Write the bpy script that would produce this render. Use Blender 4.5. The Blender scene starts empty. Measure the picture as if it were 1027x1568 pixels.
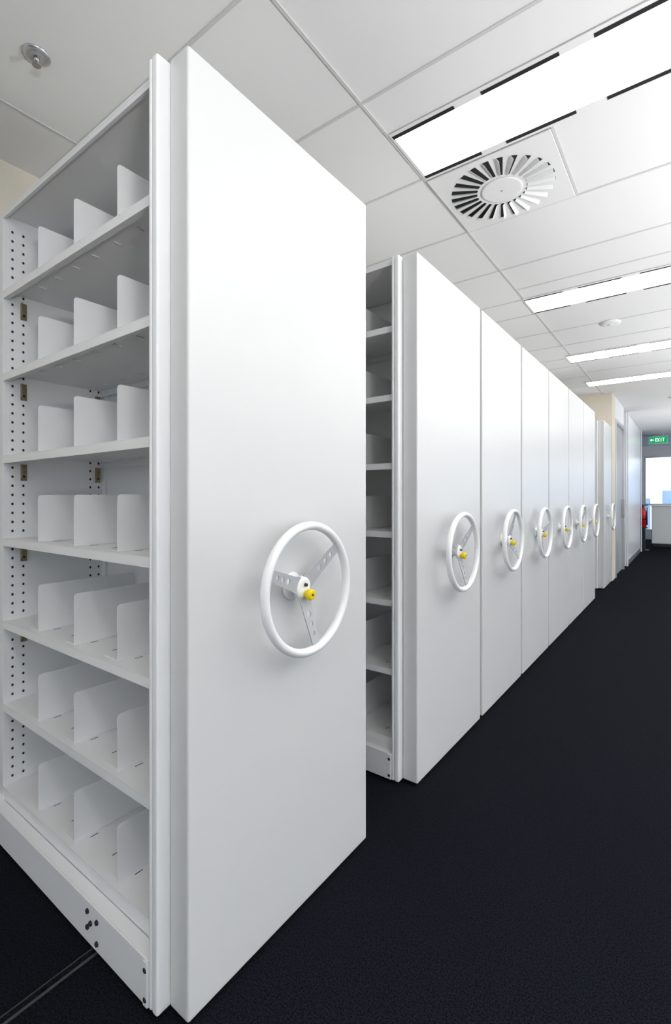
import bpy, bmesh, math, random
from mathutils import Vector, Matrix
random.seed(4)
scene = bpy.context.scene
COL = scene.collection

# ------------------------------------------------------------------ materials
def mat(name, color, rough=0.5, metal=0.0, spec=0.5, noise=None, bump=None, coat=0.0):
    m = bpy.data.materials.new(name); m.use_nodes = True
    nt = m.node_tree; b = nt.nodes['Principled BSDF']
    b.inputs['Base Color'].default_value = (*color, 1)
    b.inputs['Roughness'].default_value = rough
    b.inputs['Metallic'].default_value = metal
    b.inputs['Specular IOR Level'].default_value = spec
    b.inputs['Coat Weight'].default_value = coat
    tc = nt.nodes.new('ShaderNodeTexCoord')
    if noise:
        scale, c2 = noise
        n = nt.nodes.new('ShaderNodeTexNoise'); n.inputs['Scale'].default_value = scale
        n.inputs['Detail'].default_value = 3
        nt.links.new(tc.outputs['Object'], n.inputs['Vector'])
        r = nt.nodes.new('ShaderNodeValToRGB')
        r.color_ramp.elements[0].position = 0.35; r.color_ramp.elements[1].position = 0.65
        r.color_ramp.elements[0].color = (*color, 1); r.color_ramp.elements[1].color = (*c2, 1)
        nt.links.new(n.outputs['Fac'], r.inputs['Fac'])
        nt.links.new(r.outputs['Color'], b.inputs['Base Color'])
    if bump:
        scale, st, dist = bump
        n2 = nt.nodes.new('ShaderNodeTexNoise'); n2.inputs['Scale'].default_value = scale
        nt.links.new(tc.outputs['Object'], n2.inputs['Vector'])
        bp = nt.nodes.new('ShaderNodeBump'); bp.inputs['Strength'].default_value = st
        bp.inputs['Distance'].default_value = dist
        nt.links.new(n2.outputs['Fac'], bp.inputs['Height'])
        nt.links.new(bp.outputs['Normal'], b.inputs['Normal'])
    return m

def emis(name, color, s):
    m = bpy.data.materials.new(name); m.use_nodes = True
    nt = m.node_tree; nt.nodes.clear()
    o = nt.nodes.new('ShaderNodeOutputMaterial'); e = nt.nodes.new('ShaderNodeEmission')
    e.inputs['Color'].default_value = (*color, 1); e.inputs['Strength'].default_value = s
    nt.links.new(e.outputs[0], o.inputs[0]); return m

M_WHITE = mat('powder_coat_white', (0.655, 0.652, 0.645), 0.32, spec=0.45)
M_SHELF = mat('shelf_enamel', (0.82, 0.82, 0.82), 0.42)
M_BUMP = mat('bumper_white', (0.87, 0.87, 0.87), 0.28)
M_RIM = mat('wheel_white_plastic', (0.88, 0.88, 0.87), 0.25)
M_SPOKE = mat('spoke_enamel', (0.45, 0.46, 0.47), 0.35)
M_YEL = mat('yellow_knob', (0.86, 0.62, 0.004), 0.30)
M_BLACK = mat('black_plastic', (0.012, 0.012, 0.014), 0.5)
M_HOLE = mat('hole_dark', (0.03, 0.03, 0.032), 0.9, spec=0.1)
M_BRASS = mat('zinc_clip', (0.36, 0.30, 0.16), 0.35, metal=0.7, noise=(60, (0.25, 0.21, 0.13)))
M_STEEL = mat('rail_steel', (0.07, 0.07, 0.075), 0.5, metal=0.3, noise=(40, (0.05, 0.05, 0.055)))
M_CARPET = mat('carpet_charcoal', (0.0018, 0.0021, 0.0036), 0.95, spec=0.05, noise=(230, (0.0125, 0.0140, 0.0205)), bump=(420, 0.5, 0.004))
M_CEIL = mat('ceiling_tile_white', (0.83, 0.83, 0.82), 0.9, spec=0.2, noise=(300, (0.80, 0.80, 0.79)))
M_TBAR = mat('ceiling_grid', (0.62, 0.62, 0.61), 0.6)
M_PLASTER = mat('plaster_white', (0.80, 0.81, 0.82), 0.8, spec=0.2, noise=(8, (0.78, 0.79, 0.80)))
M_CREAM = mat('wall_cream', (0.72, 0.66, 0.55), 0.8, spec=0.2, noise=(6, (0.70, 0.64, 0.53)))
M_GREY = mat('door_grey', (0.42, 0.42, 0.43), 0.4, noise=(5, (0.40, 0.40, 0.41)))
M_GLOSSW = mat('gloss_white_panel', (0.88, 0.89, 0.91), 0.25)
M_ALU = mat('aluminium', (0.6, 0.61, 0.63), 0.3, metal=0.8)
M_RED = mat('extinguisher_red', (0.60, 0.012, 0.010), 0.25)
M_CHROME = mat('chrome', (0.55, 0.55, 0.55), 0.2, metal=1.0)
M_GREEN = emis('exit_green', (0.01, 0.42, 0.16), 0.9)
M_SIGNW = emis('exit_white', (0.9, 1.0, 0.92), 1.3)
M_LIGHT = emis('light_panel', (1.0, 0.99, 0.975), 4.8)
M_DOWN = emis('downlight', (1.0, 0.97, 0.9), 3.0)
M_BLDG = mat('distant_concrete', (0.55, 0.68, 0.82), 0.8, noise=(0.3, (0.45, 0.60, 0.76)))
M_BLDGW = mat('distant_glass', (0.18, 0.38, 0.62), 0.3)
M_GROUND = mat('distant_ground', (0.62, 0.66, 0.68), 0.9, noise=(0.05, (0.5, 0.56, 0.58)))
def glassmat():
    m = bpy.data.materials.new('window_glass'); m.use_nodes = True
    nt = m.node_tree; nt.nodes.clear()
    o = nt.nodes.new('ShaderNodeOutputMaterial'); t = nt.nodes.new('ShaderNodeBsdfTransparent')
    g = nt.nodes.new('ShaderNodeBsdfGlossy'); g.inputs['Roughness'].default_value = 0.03
    t.inputs['Color'].default_value = (0.96, 0.98, 1, 1)
    mx = nt.nodes.new('ShaderNodeMixShader'); mx.inputs[0].default_value = 0.06
    nt.links.new(t.outputs[0], mx.inputs[1]); nt.links.new(g.outputs[0], mx.inputs[2])
    nt.links.new(mx.outputs[0], o.inputs[0]); return m
M_GLASS = glassmat()

# ------------------------------------------------------------------ mesh builder
class MB:
    def __init__(self): self.bm = bmesh.new(); self.mats = []
    def mi(self, m):
        if m not in self.mats: self.mats.append(m)
        return self.mats.index(m)
    def box(self, x0, x1, y0, y1, z0, z1, m, rot=None, piv=None):
        vs = [self.bm.verts.new((x, y, z)) for x in (x0, x1) for y in (y0, y1) for z in (z0, z1)]
        idx = [(0,1,3,2),(4,6,7,5),(0,4,5,1),(2,3,7,6),(0,2,6,4),(1,5,7,3)]
        k = self.mi(m)
        for f in idx:
            fc = self.bm.faces.new([vs[i] for i in f]); fc.material_index = k
        if rot is not None:
            p = Vector(piv) if piv else Vector(((x0+x1)/2,(y0+y1)/2,(z0+z1)/2))
            for v in vs: v.co = p + rot @ (v.co - p)
        return vs
    def poly(self, pts, m, flip=False):
        vs = [self.bm.verts.new(p) for p in pts]
        if flip: vs.reverse()
        f = self.bm.faces.new(vs); f.material_index = self.mi(m)
        return f
    def prism(self, pts, vec, m):
        a = [self.bm.verts.new(p) for p in pts]
        b = [self.bm.verts.new(Vector(p)+Vector(vec)) for p in pts]
        k = self.mi(m); n = len(a)
        for vs in (a[::-1], b):
            self.bm.faces.new(vs).material_index = k
        for i in range(n):
            self.bm.faces.new([a[i], a[(i+1)%n], b[(i+1)%n], b[i]]).material_index = k
    def lathe(self, prof, m, origin=(0,0,0), axis='X', n=32, smooth=True):
        k = self.mi(m); rings = []
        o = Vector(origin)
        for h, r in prof:
            ring = []
            for i in range(n):
                a = 2*math.pi*i/n
                if axis == 'X': p = (h, r*math.cos(a), r*math.sin(a))
                elif axis == 'Y': p = (r*math.sin(a), h, r*math.cos(a))
                else: p = (r*math.cos(a), r*math.sin(a), h)
                ring.append(self.bm.verts.new(o + Vector(p)))
            rings.append(ring)
        for j in range(len(rings)-1):
            for i in range(n):
                f = self.bm.faces.new([rings[j][i], rings[j][(i+1)%n], rings[j+1][(i+1)%n], rings[j+1][i]])
                f.material_index = k; f.smooth = smooth
        f = self.bm.faces.new(rings[0][::-1]); f.material_index = k
        f = self.bm.faces.new(rings[-1]); f.material_index = k
    def torus(self, R, r1, r2, m, origin=(0,0,0), n=72, k2=16):
        k = self.mi(m); o = Vector(origin); g = []
        for i in range(n):
            a = 2*math.pi*i/n; ring = []
            for j in range(k2):
                b = 2*math.pi*j/k2
                rr = R + r1*math.cos(b)
                ring.append(self.bm.verts.new(o + Vector((r2*math.sin(b), rr*math.cos(a), rr*math.sin(a)))))
            g.append(ring)
        for i in range(n):
            for j in range(k2):
                f = self.bm.faces.new([g[i][j], g[(i+1)%n][j], g[(i+1)%n][(j+1)%k2], g[i][(j+1)%k2]])
                f.material_index = k; f.smooth = True
    def mesh(self, name):
        bmesh.ops.recalc_face_normals(self.bm, faces=self.bm.faces[:])
        me = bpy.data.meshes.new(name); self.bm.to_mesh(me); self.bm.free()
        for m in self.mats: me.materials.append(m)
        return me
def obj(name, me, parent=None, loc=(0,0,0), bevel=0, rot=None):
    o = bpy.data.objects.new(name, me); COL.objects.link(o); o.location = loc
    if rot: o.rotation_euler = rot
    if parent: o.parent = parent
    if bevel:
        b = o.modifiers.new('bevel', 'BEVEL'); b.width = bevel; b.segments = 3
        b.limit_method = 'ANGLE'; b.angle_limit = math.radians(50)
    return o
def empty(name, loc=(0,0,0)):
    o = bpy.data.objects.new(name, None); COL.objects.link(o); o.location = loc; return o

# ------------------------------------------------------------------ constants
CEIL = 2.78
W = 0.752
H0, H1 = 0.015, 2.265
XL, XR = -1.085, -0.107
FAR = 17.0
WL = -1.62

# ------------------------------------------------------------------ shelving unit meshes
h = W/2
b = MB(); b.box(-0.07, 0, -h, h, H0, H1, M_WHITE); me_panel = b.mesh('end_panel')
b = MB()
for x0, x1 in ((-0.107, -0.0945), (-0.0935, -0.0715)):
    b.box(x0, x1, -h-0.033, -h+0.02, 0.012, 2.262, M_BUMP)
me_bumper = b.mesh('bumper_strip')
b = MB()
b.box(-1.14, XL, -h, h, 0.10, H1, M_SHELF)
b.box(XR, -0.0712, -h+0.021, h, 0.10, H1-0.002, M_SHELF)
b.box(XL, XR, -h, h, H1-0.008, H1, M_SHELF)
for s in (-1, 1):
    ys = sorted((s*h, s*(h-0.010)))
    b.box(XL, XR, ys[0], ys[1], H1-0.022, H1-0.0081, M_SHELF)
b.box(XL, XR, -0.003, 0.003, 0.15, H1-0.01, M_SHELF)
for x0 in (XL, XR-0.03):
    b.box(x0, x0+0.03, -0.014, -0.0031, 0.15, H1-0.009, M_SHELF)
    b.box(x0, x0+0.03, 0.0031, 0.014, 0.15, H1-0.009, M_SHELF)
me_carcass = b.mesh('carcass')
b = MB()
b.box(-1.14, XR-0.001, -h-0.033, -h-0.027, 0.012, 0.1235, M_SHELF)
b.box(-1.14, XR-0.001, -h-0.027, -h+0.004, 0.1175, 0.1235, M_SHELF)
b.box(-1.14, XR-0.001, -h+0.006, -h+0.012, 0.1175, 0.147, M_SHELF)
b.box(-1.14, -0.0712, h-0.006, h, 0.012, 0.1235, M_SHELF)
b.box(-1.13, -0.0712, -h+0.02, h-0.01, 0.04, 0.099, M_GREY)
b.box(-0.125, XR-0.0012, -h-0.0365, -h-0.0332, 0.014, 0.121, M_SHELF)
for yy in (-0.22, 0.22):
    b.lathe([(-0.012, 0.045), (0.012, 0.045)], M_STEEL, (-0.365, yy, 0.048), 'X', 24)
    b.lathe([(-0.012, 0.045), (0.012, 0.045)], M_STEEL, (-0.92, yy, 0.048), 'X', 24)
bolts = [(-0.117, 0.100), (-0.117, 0.030), (-0.395, 0.098), (-0.395, 0.055), (-0.378, 0.073), (-0.345, 0.092), (-0.345, 0.035)]
for x, z in bolts:
    b.lathe([(-0.002, 0.0055), (0.001, 0.0070), (0.004, 0.0070)], M_HOLE, (x, -h-0.0365, z), 'Y', 12)
me_base = b.mesh('base_chassis')
ZB = [0.148 + 0.3005*k for k in range(7)]
LIP = 0.027
b = MB()
for k, zb in enumerate(ZB):
    for s in (-1, 1):
        def yb(a, c): return sorted((s*a, s*c))
        y = yb(h, 0.016); b.box(XL+0.001, XR-0.001, y[0], y[1], zb+LIP-0.003, zb+LIP, M_SHELF)
        y = yb(h, h-0.003); b.box(XL+0.001, XR-0.001, y[0], y[1], zb, zb+LIP-0.003, M_BUMP)
        y = yb(h-0.003, h-0.018); b.box(XL+0.001, XR-0.001, y[0], y[1], zb, zb+0.0025, M_SHELF)
        y = yb(0.016, 0.019); b.box(XL+0.001, XR-0.001, y[0], y[1], zb, zb+LIP-0.003, M_SHELF)
me_shelves = b.mesh('shelves')
b = MB()
def hole_x(x, y, z, r=0.0042, n=8):
    b.poly([(x, y + r*math.cos(2*math.pi*i/n), z + 1.25*r*math.sin(2*math.pi*i/n)) for i in range(n)], M_HOLE)
for s in (-1, 1):
    for dy in (0.030, 0.066, 0.315, 0.350):
        z = 0.20
        while z < 2.23:
            hole_x(XL+0.0006, s*(h-dy), z); z += 0.0334
for k, zb in enumerate(ZB):
    for xx in (-0.33, -0.577, -0.827, -0.20, -0.45, -0.70, -0.95):
        for dy in (0.07, 0.30):
            y0 = -(h-dy)
            b.box(xx+0.012, xx+0.0145, y0-0.012, y0+0.012, zb+LIP-0.001, zb+LIP+0.0006, M_HOLE)
            b.box(xx+0.018, xx+0.021, y0-0.012, y0+0.012, zb+LIP-0.0060, zb+LIP-0.0031, M_BUMP)
me_holes = b.mesh('perforations')
b = MB()
for k, zb in enumerate(ZB[1:]):
    for dy in (0.066, 0.345):
        y0 = -(h-dy)
        b.box(XL+0.001, XL+0.006, y0-0.010, y0+0.010, zb-0.062, zb-0.001, M_BRASS)
        b.box(XL+0.006, XL+0.016, y0-0.010, y0-0.007, zb-0.05, zb-0.001, M_BRASS)
        b.lathe([(0.006, 0.004), (0.0075, 0.004)], M_HOLE, (XL, y0, zb-0.046), 'X', 8)
me_clips = b.mesh('shelf_clips')
b = MB()
for k, zb in enumerate(ZB):
    for s in (-1, 1):
        for xx in (-0.33, -0.577, -0.827):
            zt = zb+LIP
            ya, yc = h-0.014, 0.022
            hh = 0.157; pts = [(ya, zt+0.0005)]
            for i in range(6):
                a = math.radians(i*18); r = 0.011
                pts.append((ya-r+r*math.cos(a), zt+hh-r+r*math.sin(a)))
            pts.append((yc, zt+hh)); pts.append((yc, zt+0.0005))
            b.prism([(xx, s*p[0], p[1]) for p in pts], (0.0022, 0, 0), M_SHELF)
            y = sorted((s*ya, s*yc))
            b.box(xx-0.075, xx, y[0]+0.006, y[1]-0.006, zt+0.0003, zt+0.0018, M_SHELF)
me_div = b.mesh('dividers')

# ------------------------------------------------------------------ handwheel
XH, XRIM = 0.040, 0.068
RR = 0.176
def spoke_mesh():
    cu = bpy.data.curves.new('spk', 'CURVE'); cu.dimensions = '2D'; cu.fill_mode = 'BOTH'; cu.extrude = 0.0016
    def sp(pts):
        s = cu.splines.new('POLY'); s.points.add(len(pts)-1)
        for i, p in enumerate(pts): s.points[i].co = (p[0], p[1], 0, 1)
        s.use_cyclic_u = True
    for a0 in (40, 160, 280):
        a = math.radians(a0); c, s_ = math.cos(a), math.sin(a)
        def T(u, v): return (u*c - v*s_, u*s_ + v*c)
        r0, r1, w0, w1 = 0.020, 0.172, 0.026, 0.014
        sp([T(r0, -w0), T(0.05, -0.021), T(r1, -w1), T(r1, w1), T(0.05, 0.021), T(r0, w0)])
        for u, r in ((0.078, 0.0095), (0.107, 0.0080), (0.133, 0.0068)):
            sp([T(u + r*math.cos(t*math.pi/8), r*math.sin(t*math.pi/8)) for t in range(16)])
    o = bpy.data.objects.new('spk_tmp', cu); COL.objects.link(o)
    dg = bpy.context.evaluated_depsgraph_get()
    me = bpy.data.meshes.new_from_object(o.evaluated_get(dg))
    bpy.data.objects.remove(o)
    for v in me.vertices:
        y, z, t = v.co
        r = math.hypot(y, z)
        v.co = (XH + 0.004 + (XRIM-XH-0.002)*max(0, (r-0.03)/0.145) + t, y, z)
    me.materials.clear(); me.materials.append(M_SPOKE)
    me.name = 'spokes'
    return me
me_spokes = spoke_mesh()
b = MB(); b.torus(RR, 0.0122, 0.0135, M_RIM, (XRIM, 0, 0)); me_rim = b.mesh('rim')
b = MB()
b.lathe([(0.0005, 0.040), (0.004, 0.040), (0.006, 0.036), (0.010, 0.022), (0.030, 0.020), (0.034, 0.030), (0.037, 0.033), (0.042, 0.033), (0.046, 0.031), (0.049, 0.026), (0.050, 0.020)], M_RIM, n=40)
me_hub = b.mesh('hub')
b = MB()
b.lathe([(0.046, 0.010), (0.052, 0.010), (0.056, 0.0095), (0.058, 0.0095), (0.060, 0.0150), (0.072, 0.0160), (0.075, 0.0145), (0.076, 0.011)], M_YEL, (0, 0.004, -0.018), n=24)
b.lathe([(0.0755, 0.0035), (0.0770, 0.0035)], M_BLACK, (0, 0.004, -0.018), n=12)
b.lathe([(0.048, 0.0055), (0.057, 0.0045)], M_BLACK, (0, 0.002, 0.008), n=12)
me_knob = b.mesh('lock_knob')

def unit(y_near, ang, dyw):
    e = empty('mobile_shelving_unit', (0, y_near+h, 0))
    obj('end_panel', me_panel, e, bevel=0.006)
    obj('bumper_strip', me_bumper, e, bevel=0.0055)
    obj('carcass', me_carcass, e, bevel=0.0012)
    obj('base_chassis', me_base, e, bevel=0.0012)
    obj('shelves', me_shelves, e)
    obj('perforations', me_holes, e)
    obj('shelf_clips', me_clips, e)
    obj('dividers', me_div, e)
    w = (0, dyw, 0.970)
    obj('handwheel_rim', me_rim, e, w)
    obj('handwheel_spokes', me_spokes, e, w, rot=(math.radians(ang), 0, 0))
    obj('handwheel_hub', me_hub, e, w)
    obj('handwheel_knob', me_knob, e, w)
ys = [0.680] + [1.827 + 0.787*i for i in range(6)] + [7.27]
angs = [0, 4, 37, -20, 60, 12, 80, 30]
for i, (y, a) in enumerate(zip(ys, angs)): unit(y, a, -0.022 if i == 0 else -0.032)

# ------------------------------------------------------------------ room
b = MB(); b.box(-4, 5.0, -5, FAR, -0.1, 0, M_CARPET); obj('floor', b.mesh('floor'))
b = MB(); b.box(-4, 5.0, -5, FAR, CEIL, CEIL+0.12, M_CEIL); obj('ceiling', b.mesh('ceiling'))
b = MB(); b.box(WL-0.12, WL, -5, 8.1, 0, CEIL, M_CREAM); obj('wall_left', b.mesh('wall_left'))
b = MB(); b.box(WL, 0.0, 8.1, 8.25, 0, CEIL, M_CREAM); obj('wall_shelving_end', b.mesh('wall_end'))
b = MB(); b.box(-0.14, 0.0, 8.25, 8.46, 0, CEIL, M_CREAM); obj('wall_corridor_near', b.mesh('wcn'))
b = MB(); b.box(-0.14, 0.0, 8.46, 9.62, 2.46, CEIL, M_PLASTER); obj('wall_over_door', b.mesh('wod'))
b = MB()
b.box(-0.14, -0.09, 9.63, 10.01, 0, CEIL, M_GREY)
b.box(-0.14, 0.0, 10.02, 13.1, 0, CEIL, M_GLOSSW)
obj('wall_corridor_far', b.mesh('wcf'), bevel=0.004)
b = MB()
b.box(-0.03, 0.015, 8.47, 8.53, 0, 2.45, M_ALU)
b.box(-0.03, 0.015, 9.55, 9.61, 0, 2.45, M_ALU)
b.box(-0.03, 0.015, 8.53, 9.55, 2.39, 2.449, M_ALU)
b.box(-0.06, -0.02, 8.53, 9.55, 0.005, 2.39, M_GREY)
b.box(-0.02, 0.03, 9.42, 9.45, 0.9, 1.2, M_CHROME)
obj('door_1', b.mesh('door_1'), bevel=0.003)
b = MB(); b.box(0.0005, 0.012, 10.02, 13.1, 0, 0.09, M_ALU)
obj('baseboard_corridor', b.mesh('baseboard_corridor'))
b = MB()
for yy in (10.05, 13.05):
    b.box(0.0125, 0.03, yy-0.02, yy+0.02, 0.0, CEIL-0.001, M_GLOSSW)
obj('trim_1', b.mesh('trim_1'))
b = MB(); b.box(-4.1, -4.0, 8.25, FAR, 0, CEIL, M_PLASTER); obj('wall_far_left', b.mesh('wfl'))
b = MB()
b.box(-4.1, -1.2, -5.1, -5.0, 0, CEIL, M_PLASTER); b.box(4.4, 5.1, -5.1, -5.0, 0, CEIL, M_PLASTER)
b.box(-1.2, 4.4, -5.1, -5.0, 0, 0.4, M_PLASTER); b.box(-1.2, 4.4, -5.1, -5.0, 2.6, CEIL, M_PLASTER)
obj('wall_back', b.mesh('wall_back'))
b = MB()
b.box(-4, 5.1, FAR, FAR+0.15, 2.48, CEIL, M_PLASTER)
b.box(-4, 5.1, FAR, FAR+0.15, 0, 0.25, M_PLASTER)
b.box(-4, -0.19, FAR, FAR+0.15, 0.25, 2.48, M_PLASTER)
obj('wall_far', b.mesh('wall_far'))
def window(name, x0, x1, axis, pos, z0, z1, step):
    b = MB()
    def bx(a0, a1, c0, c1, z0_, z1_, m):
        if axis == 'Y': b.box(a0, a1, pos+c0, pos+c1, z0_, z1_, m)
        else: b.box(pos+c0, pos+c1, a0, a1, z0_, z1_, m)
    bx(x0, x1, 0.02, 0.09, z0, z0+0.05, M_ALU); bx(x0, x1, 0.02, 0.09, z1-0.05, z1, M_ALU)
    bx(x0, x1, 0.03, 0.07, 1.02, 1.06, M_ALU)
    x = x0
    while x <= x1-0.04:
        bx(x, x+0.045, 0.02, 0.09, z0+0.05, z1-0.05, M_ALU); x += step
    bx(x0, x1, 0.05, 0.055, z0+0.05, z1-0.05, M_GLASS)
    obj(name, b.mesh(name))
window('window_1', -0.19, 5.0, 'Y', FAR, 0.25, 2.48, 1.3)
window('window_6', -1.2, 4.4, 'Y', -5.1, 0.4, 2.6, 1.4)  # unseen back window, added to light the shelf fronts facing it
b = MB()
WZ0, WZ1 = 0.60, 2.45
b.box(5.0, 5.15, -5, FAR, WZ1, CEIL, M_PLASTER); b.box(5.0, 5.15, -5, FAR, 0, WZ0, M_PLASTER)
for y in (-5, 0.5, 6, 11.5, FAR-0.3):
    b.box(5.0, 5.15, y, y+0.3, WZ0, WZ1, M_PLASTER)
obj('wall_right', b.mesh('wall_right'))
for i, y in enumerate((-4.7, 0.8, 6.3, 11.8)):
    y1 = (0.5, 6, 11.5, FAR-0.3)[i]
    window('window_%d' % (i+2), y, y1, 'X', 5.0, WZ0, WZ1, 1.3)  # side windows added out of view, daylight fill for ceiling and panels

# ------------------------------------------------------------------ ceiling grid
b = MB()
def line_x(y, x0, x1, w=0.006): b.box(x0, x1, y-w, y+w, CEIL-0.003, CEIL-0.0002, M_TBAR)
def line_y(x, y0, y1, w=0.006): b.box(x-w, x+w, y0, y1, CEIL-0.0036, CEIL-0.0001, M_TBAR)
for y in (-0.7, -0.12, 0.45, 1.02, 1.58, 2.13, 2.71, 3.30, 3.89, 4.25, 4.80, 5.30, 5.82, 6.2, 6.8, 7.4, 8.0):
    line_x(y, WL, -0.126)
for y in (1.58, 2.71, 3.30, 3.68, 4.80, 5.30, 6.6): line_x(y, -0.114, 4.9)
line_y(-0.12, -5, 8.1); line_y(-1.24, -5, 8.1); line_y(0.46, 2.14, 2.70)
for x in (1.68, 2.88, 4.08): line_y(x, -5, 8.1)
obj('trim_ceiling_grid', b.mesh('trim_ceiling_grid'))

# ------------------------------------------------------------------ lights
def light_strip(y0, x0=-0.10, x1=4.4, w=0.29):
    e = empty('ceiling_light_panel', (0, y0, CEIL))
    b = MB(); b.box(x0, x1, 0, w, -0.006, -0.0040, M_LIGHT); obj('lens', b.mesh('lens'), e)
    b = MB()
    b.box(x0-0.012, x0, -0.035, w+0.035, -0.007, -0.0038, M_CEIL)
    b.box(x0, x1, -0.035, 0.0, -0.007, -0.0038, M_CEIL); b.box(x0, x1, w, w+0.035, -0.007, -0.0038, M_CEIL)
    x = x0
    while x < x1-0.2:
        b.box(x-0.004, x+0.272, -0.020, -0.002, -0.0085, -0.0071, M_HOLE)
        b.box(x-0.004, x+0.272, w+0.002, w+0.020, -0.0085, -0.0071, M_HOLE)
        x += 0.385
    obj('frame_slots', b.mesh('frame'), e)
for y, x0 in ((-4.4, -0.1), (-2.35, -0.1), (-0.30, -0.1), (1.815, -0.10), (3.91, -0.12), (5.72, -0.17), (7.15, -0.20)): light_strip(y, x0)

e = empty('swirl_air_diffuser', (0.165, 2.425, CEIL))
b = MB()
b.box(-0.278, 0.288, -0.275, 0.275, -0.010, -0.004, M_CEIL)
obj('plate', b.mesh('plate'), e, bevel=0.002)
b = MB()
NS = 24
for i in range(NS):
    a = 2*math.pi*i/NS
    rot = Matrix.Rotation(a, 3, 'Z')
    def P(u, v, z): return tuple(rot @ Vector((u, v, z)))
    b.poly([P(0.118, -0.0085, -0.0105), P(0.245, -0.014, -0.0105), P(0.245, 0.014, -0.0105), P(0.118, 0.0085, -0.0105)], M_HOLE)
    b.prism([P(0.120, -0.0085, -0.0108), P(0.243, -0.014, -0.0108), P(0.243, -0.002, -0.026), P(0.120, 0.0, -0.020)], P(0, -0.0012, 0), M_CEIL)
b.lathe([(-0.011, 0.100), (-0.014, 0.098), (-0.015, 0.09)], M_CEIL, n=40, axis='Z')
b.lathe([(-0.015, 0.006), (-0.018, 0.005)], M_ALU, n=12, axis='Z')
obj('vanes', b.mesh('vanes'), e)

# sprinkler
b = MB()
b.lathe([(-0.0005, 0.044), (-0.004, 0.044), (-0.008, 0.036), (-0.0085, 0.030)], M_ALU, n=32, axis='Z')
b.lathe([(-0.0086, 0.024), (-0.0095, 0.024)], M_GREY, n=24, axis='Z')
b.lathe([(-0.009, 0.010), (-0.022, 0.009), (-0.024, 0.005), (-0.035, 0.004)], M_CHROME, n=14, axis='Z')
b.box(-0.013, -0.010, -0.003, 0.003, -0.036, -0.010, M_CHROME); b.box(0.010, 0.013, -0.003, 0.003, -0.036, -0.010, M_CHROME)
b.lathe([(-0.038, 0.014), (-0.036, 0.014)], M_CHROME, n=16, axis='Z')
obj('fire_sprinkler', b.mesh('fire_sprinkler'), loc=(-0.92, 0.726, CEIL))
def disc(name, x, y, r, m2=None):
    b = MB()
    b.lathe([(-0.0005, r), (-0.010, r), (-0.018, r*0.88), (-0.022, r*0.6)], M_CEIL, n=36, axis='Z')
    if m2: b.lathe([(-0.0225, r*0.55), (-0.0235, r*0.52)], m2, n=30, axis='Z')
    else: b.lathe([(-0.0221, r*0.3), (-0.030, r*0.25)], M_PLASTER, n=20, axis='Z')
    obj(name, b.mesh(name), loc=(x, y, CEIL))
disc('smoke_detector', 0.36, 4.85, 0.080)
for y in (9.0, 10.4, 11.8, 13.2):
    disc('recessed_downlight', 0.75, y, 0.09, M_DOWN)

# exit sign
b = MB()
b.box(-0.19, 0.19, -0.02, 0.02, -0.085, 0.085, M_ALU)
b.box(-0.18, 0.18, -0.024, -0.0201, -0.075, 0.075, M_GREEN)
b.box(-0.10, -0.095, -0.005, 0.005, 0.085, 0.16, M_ALU); b.box(0.095, 0.10, -0.005, 0.005, 0.085, 0.16, M_ALU)
def stroke(x0, x1, z0, z1): b.box(x0, x1, -0.026, -0.0241, z0, z1, M_SIGNW)
t = 0.010
stroke(-0.06, -0.06+t, -0.04, 0.04); [stroke(-0.05, -0.02, z, z+t) for z in (-0.04, -0.005, 0.03)]
for s in (-1, 1): b.box(0.0, 0.0+t, -0.026, -0.0241, -0.045, 0.045, M_SIGNW, rot=Matrix.Rotation(s*math.radians(27), 3, 'Y'), piv=(0.013, -0.025, 0))
stroke(0.05, 0.06, -0.04, 0.04); stroke(0.075, 0.125, 0.03, 0.04); stroke(0.095, 0.105, -0.04, 0.03)
b.prism([(-0.165, -0.0241, 0), (-0.13, -0.0241, 0.035), (-0.13, -0.0241, -0.035)], (0, -0.002, 0), M_SIGNW)
stroke(-0.13, -0.09, -0.010, 0.010)
obj('exit_sign', b.mesh('exit_sign'), loc=(0.31, 13.8, CEIL-0.16))

# counter
b = MB()
b.box(0, 1.9, 0, 0.6, 0.08, 1.02, M_WHITE); b.box(-0.02, 1.92, -0.02, 0.62, 1.02, 1.05, M_BUMP)
b.box(0.03, 1.87, 0.04, 0.58, 0, 0.08, M_BLACK)
for x in (0.01, 0.48, 0.95, 1.42): b.box(x, x+0.455, -0.018, -0.001, 0.10, 1.0, M_BUMP); b.box(x+0.40, x+0.412, -0.035, -0.018, 0.45, 0.62, M_ALU)
obj('storage_counter', b.mesh('storage_counter'), loc=(0.14, 14.5, 0), bevel=0.003)

# fire extinguisher
e = empty('fire_extinguisher', (0.03, 13.3, 0.55))
b = MB()
b.lathe([(0, 0.06), (0.01, 0.075), (0.36, 0.075), (0.41, 0.06), (0.44, 0.03), (0.46, 0.022)], M_RED, n=28, axis='Z')
obj('cylinder', b.mesh('cyl'), e)
b = MB()
b.lathe([(0.46, 0.024), (0.49, 0.02)], M_BLACK, n=16, axis='Z')
b.box(-0.02, 0.11, -0.012, 0.012, 0.49, 0.505, M_BLACK); b.box(-0.02, 0.10, -0.012, 0.012, 0.52, 0.53, M_BLACK)
b.box(-0.02, 0.0, -0.010, 0.010, 0.49, 0.53, M_BLACK)
b.lathe([(0.05, 0.014), (0.47, 0.010)], M_BLACK, (0.085, -0.02, 0), n=12, axis='Z')
b.box(-0.077, 0.077, -0.078, 0.078, 0.17, 0.20, M_BLACK)
b.box(-0.09, 0.09, -0.09, 0.09, -0.03, -0.001, M_BLACK)
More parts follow.
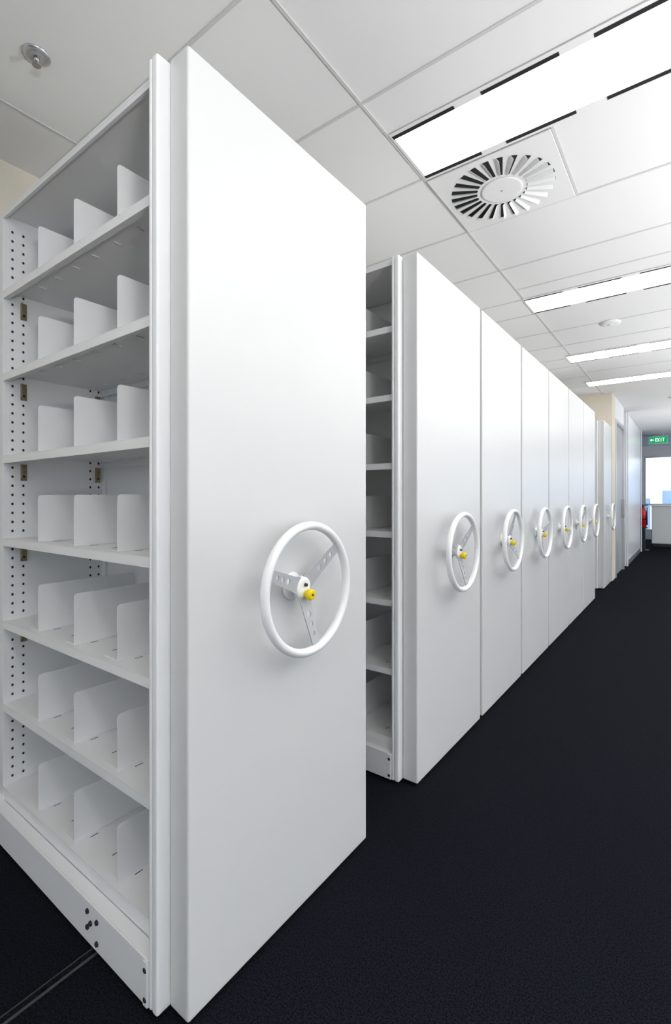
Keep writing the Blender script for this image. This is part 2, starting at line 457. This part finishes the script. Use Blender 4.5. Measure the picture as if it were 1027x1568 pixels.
b.box(-0.05, 0.05, -0.05, 0.05, -0.53, -0.03, M_BLACK); b.box(-0.12, 0.12, -0.12, 0.12, -0.55, -0.53, M_BLACK)
obj('hose_and_stand', b.mesh('hs'), e)

# floor rail
b = MB()
for x in (-0.365,):
    b.box(x-0.020, x+0.020, -4.9, 8.0, 0.0002, 0.0015, M_CARPET)
    b.box(x-0.014, x-0.011, -4.9, 8.0, 0.0016, 0.0028, M_STEEL); b.box(x+0.006, x+0.014, -4.9, 8.0, 0.0016, 0.0028, M_STEEL)
    for i in range(30):
        b.lathe([(0.0003, 0.006), (0.003, 0.005)], M_CHROME, (x-0.030, -4.5+i*0.4, 0), 'Z', 10)
obj('trim_floor_rail', b.mesh('trim_floor_rail'))

# uplighter stands and lights, added out of view to brighten the ceiling
def fill_lamp(x, y, power):
    e = empty('uplighter_floor_lamp', (x, y, 0))
    b = MB()
    b.lathe([(0.0, 0.17), (0.02, 0.17), (0.03, 0.15), (0.035, 0.02), (0.90, 0.02), (0.92, 0.05), (1.00, 0.30), (1.06, 0.36), (1.062, 0.35), (1.01, 0.29), (0.97, 0.05)], M_ALU, n=40, axis='Z')
    obj('stand', b.mesh('stand'), e)
    l = bpy.data.lights.new('lamp', 'AREA'); l.shape = 'DISK'; l.size = 0.6; l.energy = power; l.color = (1, 0.99, 0.98)
    lo = bpy.data.objects.new('lamp', l); COL.objects.link(lo); lo.parent = e
    lo.location = (0, 0, 1.07); lo.rotation_euler = (math.pi, 0, 0)
for x, y, p in ((2.9, -0.6, 125), (2.9, 2.6, 118), (2.9, 6.0, 105), (2.9, 10.5, 120)): fill_lamp(x, y, p)

# outside buildings
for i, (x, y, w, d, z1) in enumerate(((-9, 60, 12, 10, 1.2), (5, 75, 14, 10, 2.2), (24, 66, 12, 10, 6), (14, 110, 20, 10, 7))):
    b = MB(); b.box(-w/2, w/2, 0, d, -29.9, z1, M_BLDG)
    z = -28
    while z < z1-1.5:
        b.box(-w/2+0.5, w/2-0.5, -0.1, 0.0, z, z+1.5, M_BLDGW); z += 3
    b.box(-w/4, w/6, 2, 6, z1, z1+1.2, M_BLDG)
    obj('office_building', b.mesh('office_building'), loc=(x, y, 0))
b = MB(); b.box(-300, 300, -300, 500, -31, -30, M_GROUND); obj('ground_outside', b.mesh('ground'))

# ------------------------------------------------------------------ world
w = bpy.data.worlds.new('World'); scene.world = w; w.use_nodes = True
nt = w.node_tree; bg = nt.nodes['Background']
tc = nt.nodes.new('ShaderNodeTexCoord'); sx = nt.nodes.new('ShaderNodeSeparateXYZ')
r = nt.nodes.new('ShaderNodeValToRGB')
r.color_ramp.elements[0].position = 0.0; r.color_ramp.elements[0].color = (0.93, 0.97, 1.0, 1)
r.color_ramp.elements[1].position = 0.5; r.color_ramp.elements[1].color = (0.62, 0.78, 1.0, 1)
nt.links.new(tc.outputs['Generated'], sx.inputs[0]); nt.links.new(sx.outputs['Z'], r.inputs[0])
nt.links.new(r.outputs[0], bg.inputs['Color']); bg.inputs['Strength'].default_value = 1.65

# ------------------------------------------------------------------ camera
cam = bpy.data.cameras.new('camera'); co = bpy.data.objects.new('camera', cam); COL.objects.link(co)
cam.sensor_fit = 'HORIZONTAL'; cam.sensor_width = 24; cam.lens = 733/1027*24
cam.shift_y = -21/1027
cam.clip_start = 0.02; cam.clip_end = 1000
co.location = (0.924, 0, 1.2225); co.rotation_euler = (math.radians(90), 0, math.radians(36.53))
scene.camera = co
scene.view_settings.view_transform = 'Standard'
scene.view_settings.look = 'None'
scene.view_settings.exposure = 0.08
